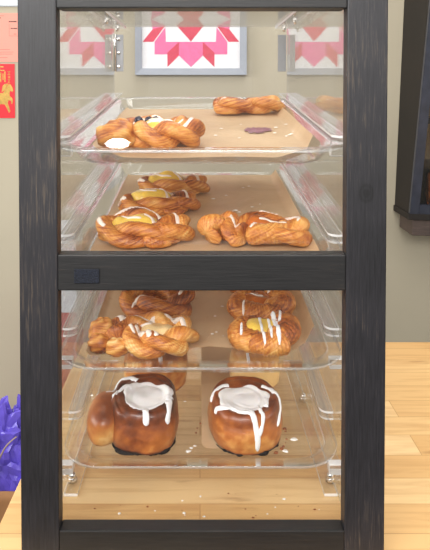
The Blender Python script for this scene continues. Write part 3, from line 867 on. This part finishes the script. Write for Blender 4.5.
pts = [on_tray(4, x, y, .0010) for x, y in [(-.014, .098), (-.010, .104), (-.118, .15), (-.006, .108), (.10, .098), (.113, .12), (-.128, .13), (-.02, .2), (-.135, .205), (-.12, .2)]]
flakes('icing_flakes', pts, .0022, M['flake'], rng, 'scattered white icing flakes beside the rolls on the lowest tray', 'crumbs')
pts = [on_tray(4, .05+.055*math.cos(a), .13+.05*math.sin(a), .0012) for a in (2.7, 2.9, 3.1, -.5, -.35, -.2, 0.1, .2, -.6, -.8)]
flakes('sugar_crumbs', pts, .0016, M['crumb'], rng, 'dark burnt sugar crumbs around the roll at right on the lowest tray', 'crumbs', .8)
pts = [(rng.uniform(-.14, .14), rng.uniform(.045, .13), .0003) for _ in range(20)]
flakes('counter_crumbs', pts, .0009, M['crumb'], rng, 'small brown crumbs scattered on the counter inside the case', 'crumbs', .6)
pts = [(rng.uniform(-.14, .14), rng.uniform(.04, .12), .0003) for _ in range(26)]
flakes('counter_flakes', pts, .0011, M['flake'], rng, 'small white icing flakes scattered on the counter inside the case', 'crumbs', .5)

# ------------------------------------------------------------------ things on the back wall
def wx(px): return (px-200)/650*(WALL_Y+.65)
def wz(py): return .4867-(py-90)/650*(WALL_Y+.65)*1.0
# quilt picture
q0x, q1x = wx(136), wx(246); side = q1x-q0x; qzb = wz(75); qx = (q0x+q1x)/2; qz = qzb+side/2
pic = thing('quilt_picture', 'framed pink and red star quilt block hanging on the beige wall', 'picture', (qx, WALL_Y, qz))
S = side/390.
def P_(x, y): return ((x-220)*S, -(y-73)*S)
M['pink'] = simple('pink_cloth', srgb(238, 112, 164), .8, var=.08, scale=60)
M['red'] = simple('rose_red_cloth', srgb(214, 66, 92), .8, var=.1, scale=60)
M['cloth'] = simple('white_cloth', srgb(236, 236, 240), .85, var=.03, scale=90)
M['picframe'] = simple('grey_blue_frame', srgb(152, 158, 170), .5, var=.05, scale=30)
hb = side/2; iw = 172*S
for (x0, z0, x1, z1) in ((-hb, -hb, hb, -iw), (-hb, iw, hb, hb), (-hb, -iw, -iw, iw), (iw, -iw, hb, iw)):
    pass
Vf = []; J = Join()
o4 = [(-hb, -hb), (hb, -hb), (hb, hb), (-hb, hb)]; i4 = [(-iw, -iw), (iw, -iw), (iw, iw), (-iw, iw)]
V = [(x, -.028, z) for x, z in o4]+[(x, -.022, z) for x, z in i4]+[(x, -.001, z) for x, z in o4]+[(x, -.010, z) for x, z in i4]
F = []
for i in range(4):
    j = (i+1) % 4
    F += [(i, j, 4+j, 4+i), (8+i, 8+j, j, i), (4+i, 4+j, 12+j, 12+i), (12+i, 12+j, 8+j, 8+i)]
mesh('picture_frame', V, F, M['picframe'], pic, False)
J = Join()
V, F = poly_plate([(-iw, -iw), (iw, -iw), (iw, iw), (-iw, iw)], -.012, -.004); J.add(V, F, None, 0)
red = [[(170, 95), (196, 73), (244, 73), (265, 95), (220, 151)], [(50, 152), (85, 108), (130, 95), (88, 152)], [(137, 241), (137, 190), (178, 152), (178, 200)]]
pink = [[(178, 152), (262, 152), (262, 200), (220, 241), (178, 200)], [(92, 196), (92, 152), (130, 100), (132, 152), (178, 152), (137, 190), (137, 196)], [(80, 73), (130, 95), (85, 108)]]
yy = -.0125
for mi, L_ in ((1, pink), (2, red)):
    for pl in L_:
        for mxs in (1, -1):
            for mys in (1, -1):
                if mxs < 0 and max(p[0] for p in pl) > 255 and min(p[0] for p in pl) < 185: continue
                pp = [(220+mxs*(p[0]-220), 73+mys*(p[1]-73)) for p in pl]
                V, F = poly_plate([P_(*p) for p in pp], yy, -.0119)
                J.add(V, F, None, mi)
mesh('quilt_block', J.V, J.F, [M['cloth'], M['pink'], M['red']], pic, False, fmat=J.M)

# notices
M['pinkpaper'] = simple('salmon_paper', srgb(238, 158, 142), .8, var=.02, scale=20)
M['whitepaper'] = simple('white_paper', srgb(226, 236, 240), .7)
M['ink'] = simple('grey_ink', srgb(70, 50, 52), .8)
M['ink2'] = simple('faint_ink', srgb(176, 108, 100), .8)
M['envelope'] = simple('red_envelope_paper', srgb(226, 30, 44), .45, var=.05, scale=40)
M['gold'] = simple('gold_foil', srgb(196, 158, 84), .35, .6, var=.2, scale=120)
def sheet(name, label, cat, px0, px1, py0, py1, m, d=.002):
    rt = thing(name, label, cat, (wx(px0), WALL_Y, wz(py1)))
    W, Hh = wx(px1)-wx(px0), wz(py0)-wz(py1)
    return rt, W, Hh, box('sheet', (0, -d, 0), (W, 0, Hh), m, rt, .0003)
rt, W, Hh, sh = sheet('pink_notice', 'salmon pink printed notice on the wall left of the case', 'notice', -44, 25, 13.5, 62, M['pinkpaper'])
J = Join()
def bars(J, spec, W, Hh, px0, py0, y=-.0024, mi=0, s=(WALL_Y+.65)/650, hh=None):
    for x0, x1, yy_, t in spec:
        V, F = poly_plate([((x0-px0)*s, Hh-(yy_+t-py0)*s), ((x1-px0)*s, Hh-(yy_+t-py0)*s), ((x1-px0)*s, Hh-(yy_-py0)*s), ((x0-px0)*s, Hh-(yy_-py0)*s)], y, y+.0006)
        J.add(V, F, None, mi)
bars(J, [(-40, 1.5, 17.8, .9), (9.6, 11.4, 21.4, 1.0), (11.9, 13.6, 21.4, 1.0), (14.0, 17.2, 21.4, 1.0), (11.5, 13.5, 28.2, .9), (14, 17.8, 28.2, .9)], W, Hh, -44, 13.5)
bars(J, [(-40, 5, 16, .35), (-40, 10.5, 49.5, .35), (-40, 14, 52, .35), (-40, 13, 54, .35), (-30, 8, 57.5, .35), (9.8, 10.0, 24, 12), (9.8, 18, 36, .25), (14.5, 17, 34, .6)], W, Hh, -44, 13.5, mi=1)
mesh('print', J.V, J.F, [M['ink'], M['ink2']], rt, False, fmat=J.M)
rt, W, Hh, sh = sheet('white_notice', 'white paper notice on the wall above the salmon one', 'notice', -46, 30, -50, 7, M['whitepaper'])
box('bottom_strip', (0, -.004, 0), (W, -.0021, .004), M['hinge'], rt, .0003)
rt, W, Hh, sh = sheet('red_envelope', 'red envelope with a gold horse pinned below the salmon notice', 'envelope', -17, 15, 64, 118, M['envelope'], .003)
s_ = (WALL_Y+.65)/650
J = Join()
def gp(pts):  # photo px -> sheet coords
    return [((x+17)*s_, Hh-(y-64)*s_) for x, y in pts]
horse = [(-7, 99), (-6, 94), (-1, 93), (3, 93), (6, 90), (7.5, 86), (9.5, 84), (11, 84.5), (13, 88), (13.6, 91), (12.5, 92), (10.8, 90.6), (9.8, 92.5), (10, 96), (12.5, 98), (13.2, 101), (12.4, 104), (11.4, 103.4), (11.6, 101), (9, 100), (8, 103), (9.4, 107), (10.6, 111), (9.2, 113), (8, 110), (5, 104.5), (1, 104), (-2, 106), (-3, 111), (-5, 113), (-5.6, 110), (-4.6, 105), (-6, 102)]
def fan(pts):
    return pts
def plate_ng(pts, y0=-.0037, y1=-.0030):
    return poly_plate(gp(pts), y0, y1)
V, F = plate_ng(horse); J.add(V, F)
mane = [(2, 92), (3, 86), (5, 84), (9, 83.5), (7, 86), (6, 90)]
V, F = plate_ng(mane); J.add(V, F)
tail_ = [(-7, 98), (-10, 96), (-12, 99), (-12, 105), (-10.5, 102), (-8, 101)]
V, F = plate_ng(tail_); J.add(V, F)
mesh('gold_horse', J.V, J.F, M['gold'], rt, False)
J = Join()
for (x0, y0, x1, y1) in [(-3, 67.5, 4, 66.3), (-1, 66, .4, 71), (-4, 71, 5, 70), (-3.5, 73, -2.3, 82), (-3.5, 73, 1.5, 72.4), (.5, 72.4, 1.7, 82), (-3, 76, 1, 75.2), (-3, 79, 1, 78.2), (3, 73.5, 4, 80), (4.8, 71.5, 6, 82),
                         (8.2, 72, 10.6, 71.4), (9.2, 71, 9.8, 74), (8.2, 75, 10.6, 74.4), (8.6, 76, 9.2, 78.2), (9.8, 76, 10.4, 78.2), (8.2, 79.6, 10.6, 79), (9.1, 79, 9.7, 82), (8.3, 83, 10.5, 82.4)]:
    lo, hi = min(y0, y1), max(y0, y1)
    V, F = poly_plate(gp([(x0, hi), (x1, hi), (x1, lo), (x0, lo)]), -.0036, -.0030); J.add(V, F)
mesh('gold_lettering', J.V, J.F, M['gold'], rt, False)

# ------------------------------------------------------------------ cabinet at right
cab = thing('wall_cabinet', 'dark wooden glass fronted bread cabinet on the wall at right', 'cabinet', (.622, WALL_Y-.002, .120), (0, R(2.2), 0))
def hexa(name, bot, topp, m, parent, bev=.001):
    """box from four bottom and four top corners"""
    bm = bmesh.new(); v = [bm.verts.new(p) for p in list(bot)+list(topp)]
    for f in ((3, 2, 1, 0), (4, 5, 6, 7), (0, 1, 5, 4), (1, 2, 6, 5), (2, 3, 7, 6), (3, 0, 4, 7)): bm.faces.new([v[i] for i in f])
    if bev: bmesh.ops.bevel(bm, geom=list(bm.edges), offset=bev, segments=2, affect='EDGES')
    me = bpy.data.meshes.new(name); bm.to_mesh(me); bm.free(); me.materials.append(m)
    return link(name, me, parent)
CW, CH, DB, DT = .42, .95, .135, .275
def depth(z): return DB+(DT-DB)*z/CH
def slab(name, x0, x1, m, y_in=0., z0=0, z1=CH, front_only=None):
    def q(z):
        d = depth(z)
        if front_only: return [(x0, -d, z), (x1, -d, z), (x1, -d+front_only, z), (x0, -d+front_only, z)]
        return [(x0, -d, z), (x1, -d, z), (x1, -y_in, z), (x0, -y_in, z)]
    return hexa(name, q(z0), q(z1), m, cab)
slab('side_panel', 0, .018, M['dark_wood'])
slab('side_panel', CW-.018, CW, M['dark_wood'])
box('back_board', (.018, -.012, 0), (CW-.018, -.001, CH), M['dark_wood'], cab)
box('bottom_board', (-.004, -DB-.016, -.018), (CW+.004, -.001, 0), M['dark_wood'], cab)
box('base_block', (.012, -DB-.008, -.066), (CW-.012, -.02, -.018), M['brown_wood'], cab, .002)
for x0, x1 in ((0, .027), (CW-.027, CW)):
    hexa('door_stile', [(x0, -DB-.016, 0), (x1, -DB-.016, 0), (x1, -DB-.0005, 0), (x0, -DB-.0005, 0)], [(x0, -DT-.016, CH), (x1, -DT-.016, CH), (x1, -DT-.0005, CH), (x0, -DT-.0005, CH)], M['frame_blue'], cab)
hexa('door_rail', [(.027, -DB-.016, 0), (CW-.027, -DB-.016, 0), (CW-.027, -DB-.0005, 0), (.027, -DB-.0005, 0)], [(.027, -depth(.028)-.016, .028), (CW-.027, -depth(.028)-.016, .028), (CW-.027, -depth(.028)-.0005, .028), (.027, -depth(.028)-.0005, .028)], M['frame_blue'], cab)
hexa('glass_pane', [(.027, -DB-.008, .028), (CW-.027, -DB-.008, .028), (CW-.027, -DB-.005, .028), (.027, -DB-.005, .028)], [(.027, -DT-.008, CH), (CW-.027, -DT-.008, CH), (CW-.027, -DT-.005, CH), (.027, -DT-.005, CH)], M['sheet'], cab, 0)
box('shelf', (.019, -.19, .27), (CW-.019, -.013, .285), M['dark_wood'], cab)
lf = rope([(0, -.10), (.01, -.03), (.0, .04), (.01, .10)], False, .062, 3, 1.5, 77, ridges=9, bake0=.16, n=90, flat=1.2)
lf.V = [(x, y, z) for x, y, z in lf.V]
rtl = thing('bread_loaf', 'brown braided loaf behind the glass of the cabinet at right', 'bread', (.798, WALL_Y-.085, .1215), (0, 0, R(82)))
mesh('crust', lf.V, lf.F, M['dan'], rtl, True, lf.B, grain=lf.G)

# ------------------------------------------------------------------ things on the floor behind, at left
M['purple'] = simple('purple_glossy_film', srgb(100, 84, 192), .22, var=.25, scale=14)
M['kraft'] = simple('brown_kraft_paper', srgb(150, 106, 66), .75, var=.12, scale=16, bump=.2)
M['cord'] = simple('tan_cord', srgb(150, 130, 120), .7)
bag = thing('kraft_bag', 'brown kraft paper bag on the floor behind the counter at left', 'bag', (-.50, 1.06, -.9))
V = []; nb = 16
def bag_shell(w, d, h, n, m, seed, amp):
    V = []
    for i in range(n):
        z = h*i/(n-1)
        for j in range(m):
            a = 2*PI*j/m; c, s = math.cos(a), math.sin(a)
            k = (abs(c)**8+abs(s)**8)**(-1/8)
            q = 1+amp*noise.noise(Vector((c*2.4, s*2.4, z*9+seed)))
            V.append((w*k*c*q, d*k*s*q, z))
    return V, grid_faces(n, m)+[list(range(m))[::-1]]
V, F = bag_shell(.13, .075, .36, 14, 48, 3, .04)
o = mesh('bag_body', V, F, M['kraft'], bag); o.modifiers.new('thickness', 'SOLIDIFY').thickness = .002
film = thing('purple_film_bundle', 'crumpled glossy purple film sticking out of the kraft bag', 'wrapping', (-.50, 1.06, -.60))
def crumple(cx, cy, cz, a, b, c, seed, amp):
    V = []; n, m = 26, 40
    for i in range(n):
        al = PI*(i+.02)/(n-.96)
        for j in range(m):
            ph = 2*PI*j/m
            d = Vector((math.sin(al)*math.cos(ph), math.sin(al)*math.sin(ph), math.cos(al)))
            q = 1+amp*(abs(noise.noise(d*2.2+Vector((seed, 0, 0))))*1.6-.4)+amp*.7*abs(noise.noise(d*4.5+Vector((0, seed, 0))))
            V.append((cx+a*q*d[0], cy+b*q*d[1], cz+c*q*d[2]))
    return V, grid_faces(n, m)+[list(range(m))[::-1], list(range((n-1)*m, n*m))]
J = Join(); J.add(*crumple(-.05, .0, .10, .085, .05, .13, 1, .5)); J.add(*crumple(.045, -.01, .04, .075, .05, .115, 5, .55)); J.add(*crumple(.03, .02, .15, .06, .035, .075, 9, .7))
mesh('film', J.V, J.F, M['purple'], film, False)
J = Join(); Pth = catmull([(-.03, -.055, -.02), (-.035, -.07, .08), (.0, -.078, .17), (.03, -.07, .20)], 30, False)
V = []
for i in range(30):
    for j in range(8):
        a = 2*PI*j/8; V.append((Pth[i][0]+.0028*math.cos(a), Pth[i][1]+.0028*math.sin(a), Pth[i][2]))
J.add(V, grid_faces(30, 8)+[list(range(8))[::-1], list(range(232, 240))])
mesh('cord_handle', J.V, J.F, M['cord'], film)

M['cartonred'] = simple('red_carton', srgb(176, 52, 58), .6, var=.05)
M['cartonwhite'] = simple('white_carton', srgb(214, 218, 226), .6)
car = thing('carton', 'tall red and white carton seen through the case behind the counter', 'carton', (-.409, 1.25, -.9))
box('red_half', (-.055, -.05, 0), (.055, .05, .747), M['cartonred'], car, .002)
box('white_half', (-.055, -.05, .7475), (.055, .05, .995), M['cartonwhite'], car, .002)

# ------------------------------------------------------------------ light
w = bpy.data.worlds.new('room_light'); SC.world = w; w.use_nodes = True
nt = w.node_tree; N = nt.nodes; L = nt.links; bg = N['Background']
tc = N.new('ShaderNodeTexCoord'); sx = N.new('ShaderNodeSeparateXYZ'); L.new(tc.outputs['Generated'], sx.inputs[0])
mr = N.new('ShaderNodeMapRange'); mr.inputs['From Min'].default_value = -1; mr.inputs['From Max'].default_value = 1
L.new(sx.outputs['Z'], mr.inputs['Value'])
rp = ramp(N, [(0, (.10, .10, .09, 1)), (.42, (.15, .145, .135, 1)), (.5, (.50, .49, .47, 1)), (.62, (.80, .79, .77, 1)), (1, (.95, .94, .92, 1))])
L.new(mr.outputs['Result'], rp.inputs['Fac']); L.new(rp.outputs['Color'], bg.inputs['Color'])
bg.inputs['Strength'].default_value = .62

def area(name, loc, target, size, power, col=(1, 1, 1), sy=None, shape='RECTANGLE'):
    l = bpy.data.lights.new(name, 'AREA'); l.energy = power; l.color = col; l.shape = shape; l.size = size; l.size_y = sy or size
    o = bpy.data.objects.new(name, l); C.objects.link(o); o.location = loc
    o.rotation_euler = (Vector(target)-Vector(loc)).to_track_quat('-Z', 'Y').to_euler()
    return o
area('ceiling_panel_light', (.25, -.15, 1.85), (.1, .15, 0), 1.2, 6, (1, .97, .92), .6)
area('right_fill_light', (2.3, -.5, .75), (0, .15, .2), 1.6, 7, (1, .985, .96), 1.2)  # added fill from the right, brightens the lower trays
area('left_fill_light', (-2.4, -.3, .80), (0, .2, .2), 1.4, 26, (1, .985, .96), 1.1)  # added fill from the left, reaches in between the shelves
area('front_fill_light', (-.4, -1.5, 1.14), (0, .25, .12), 1.8, 37, (1, .985, .96), .6)  # low frontal fill, added to carry light deep into the case
area('ceiling_light_back', (0, 1.0, 1.75), (0, .25, .3), 1.2, 9, (1, .97, .92), .5)
area('spot_lamp', (-.345, -2.0, .262), (0, 0, .4), .095, .75, (.86, .96, 1), .045, 'ELLIPSE')

# ------------------------------------------------------------------ camera
cd = bpy.data.cameras.new('camera'); cam = bpy.data.objects.new('camera', cd); C.objects.link(cam)
cam.location = (0, -.65, .4867); cam.rotation_euler = (R(90-1.5), 0, 0)
cd.sensor_fit = 'AUTO'; cd.sensor_width = 36.; cd.lens = 650/550*36.
py0 = 90+650*math.tan(R(1.5))
cd.shift_x = (215-200)/550.; cd.shift_y = (py0-275)/550.
cd.clip_start = .02
SC.camera = cam

SC.view_settings.view_transform = 'Standard'; SC.view_settings.look = 'None'
SC.view_settings.gamma = 1.; SC.view_settings.exposure = .44; SC.view_settings.use_curve_mapping = False
try:
    SC.cycles.transparent_max_bounces = 40; SC.cycles.max_bounces = 14; SC.cycles.glossy_bounces = 6
    SC.cycles.use_denoising = True; SC.cycles.sample_clamp_indirect = 6.
except Exception:
    pass
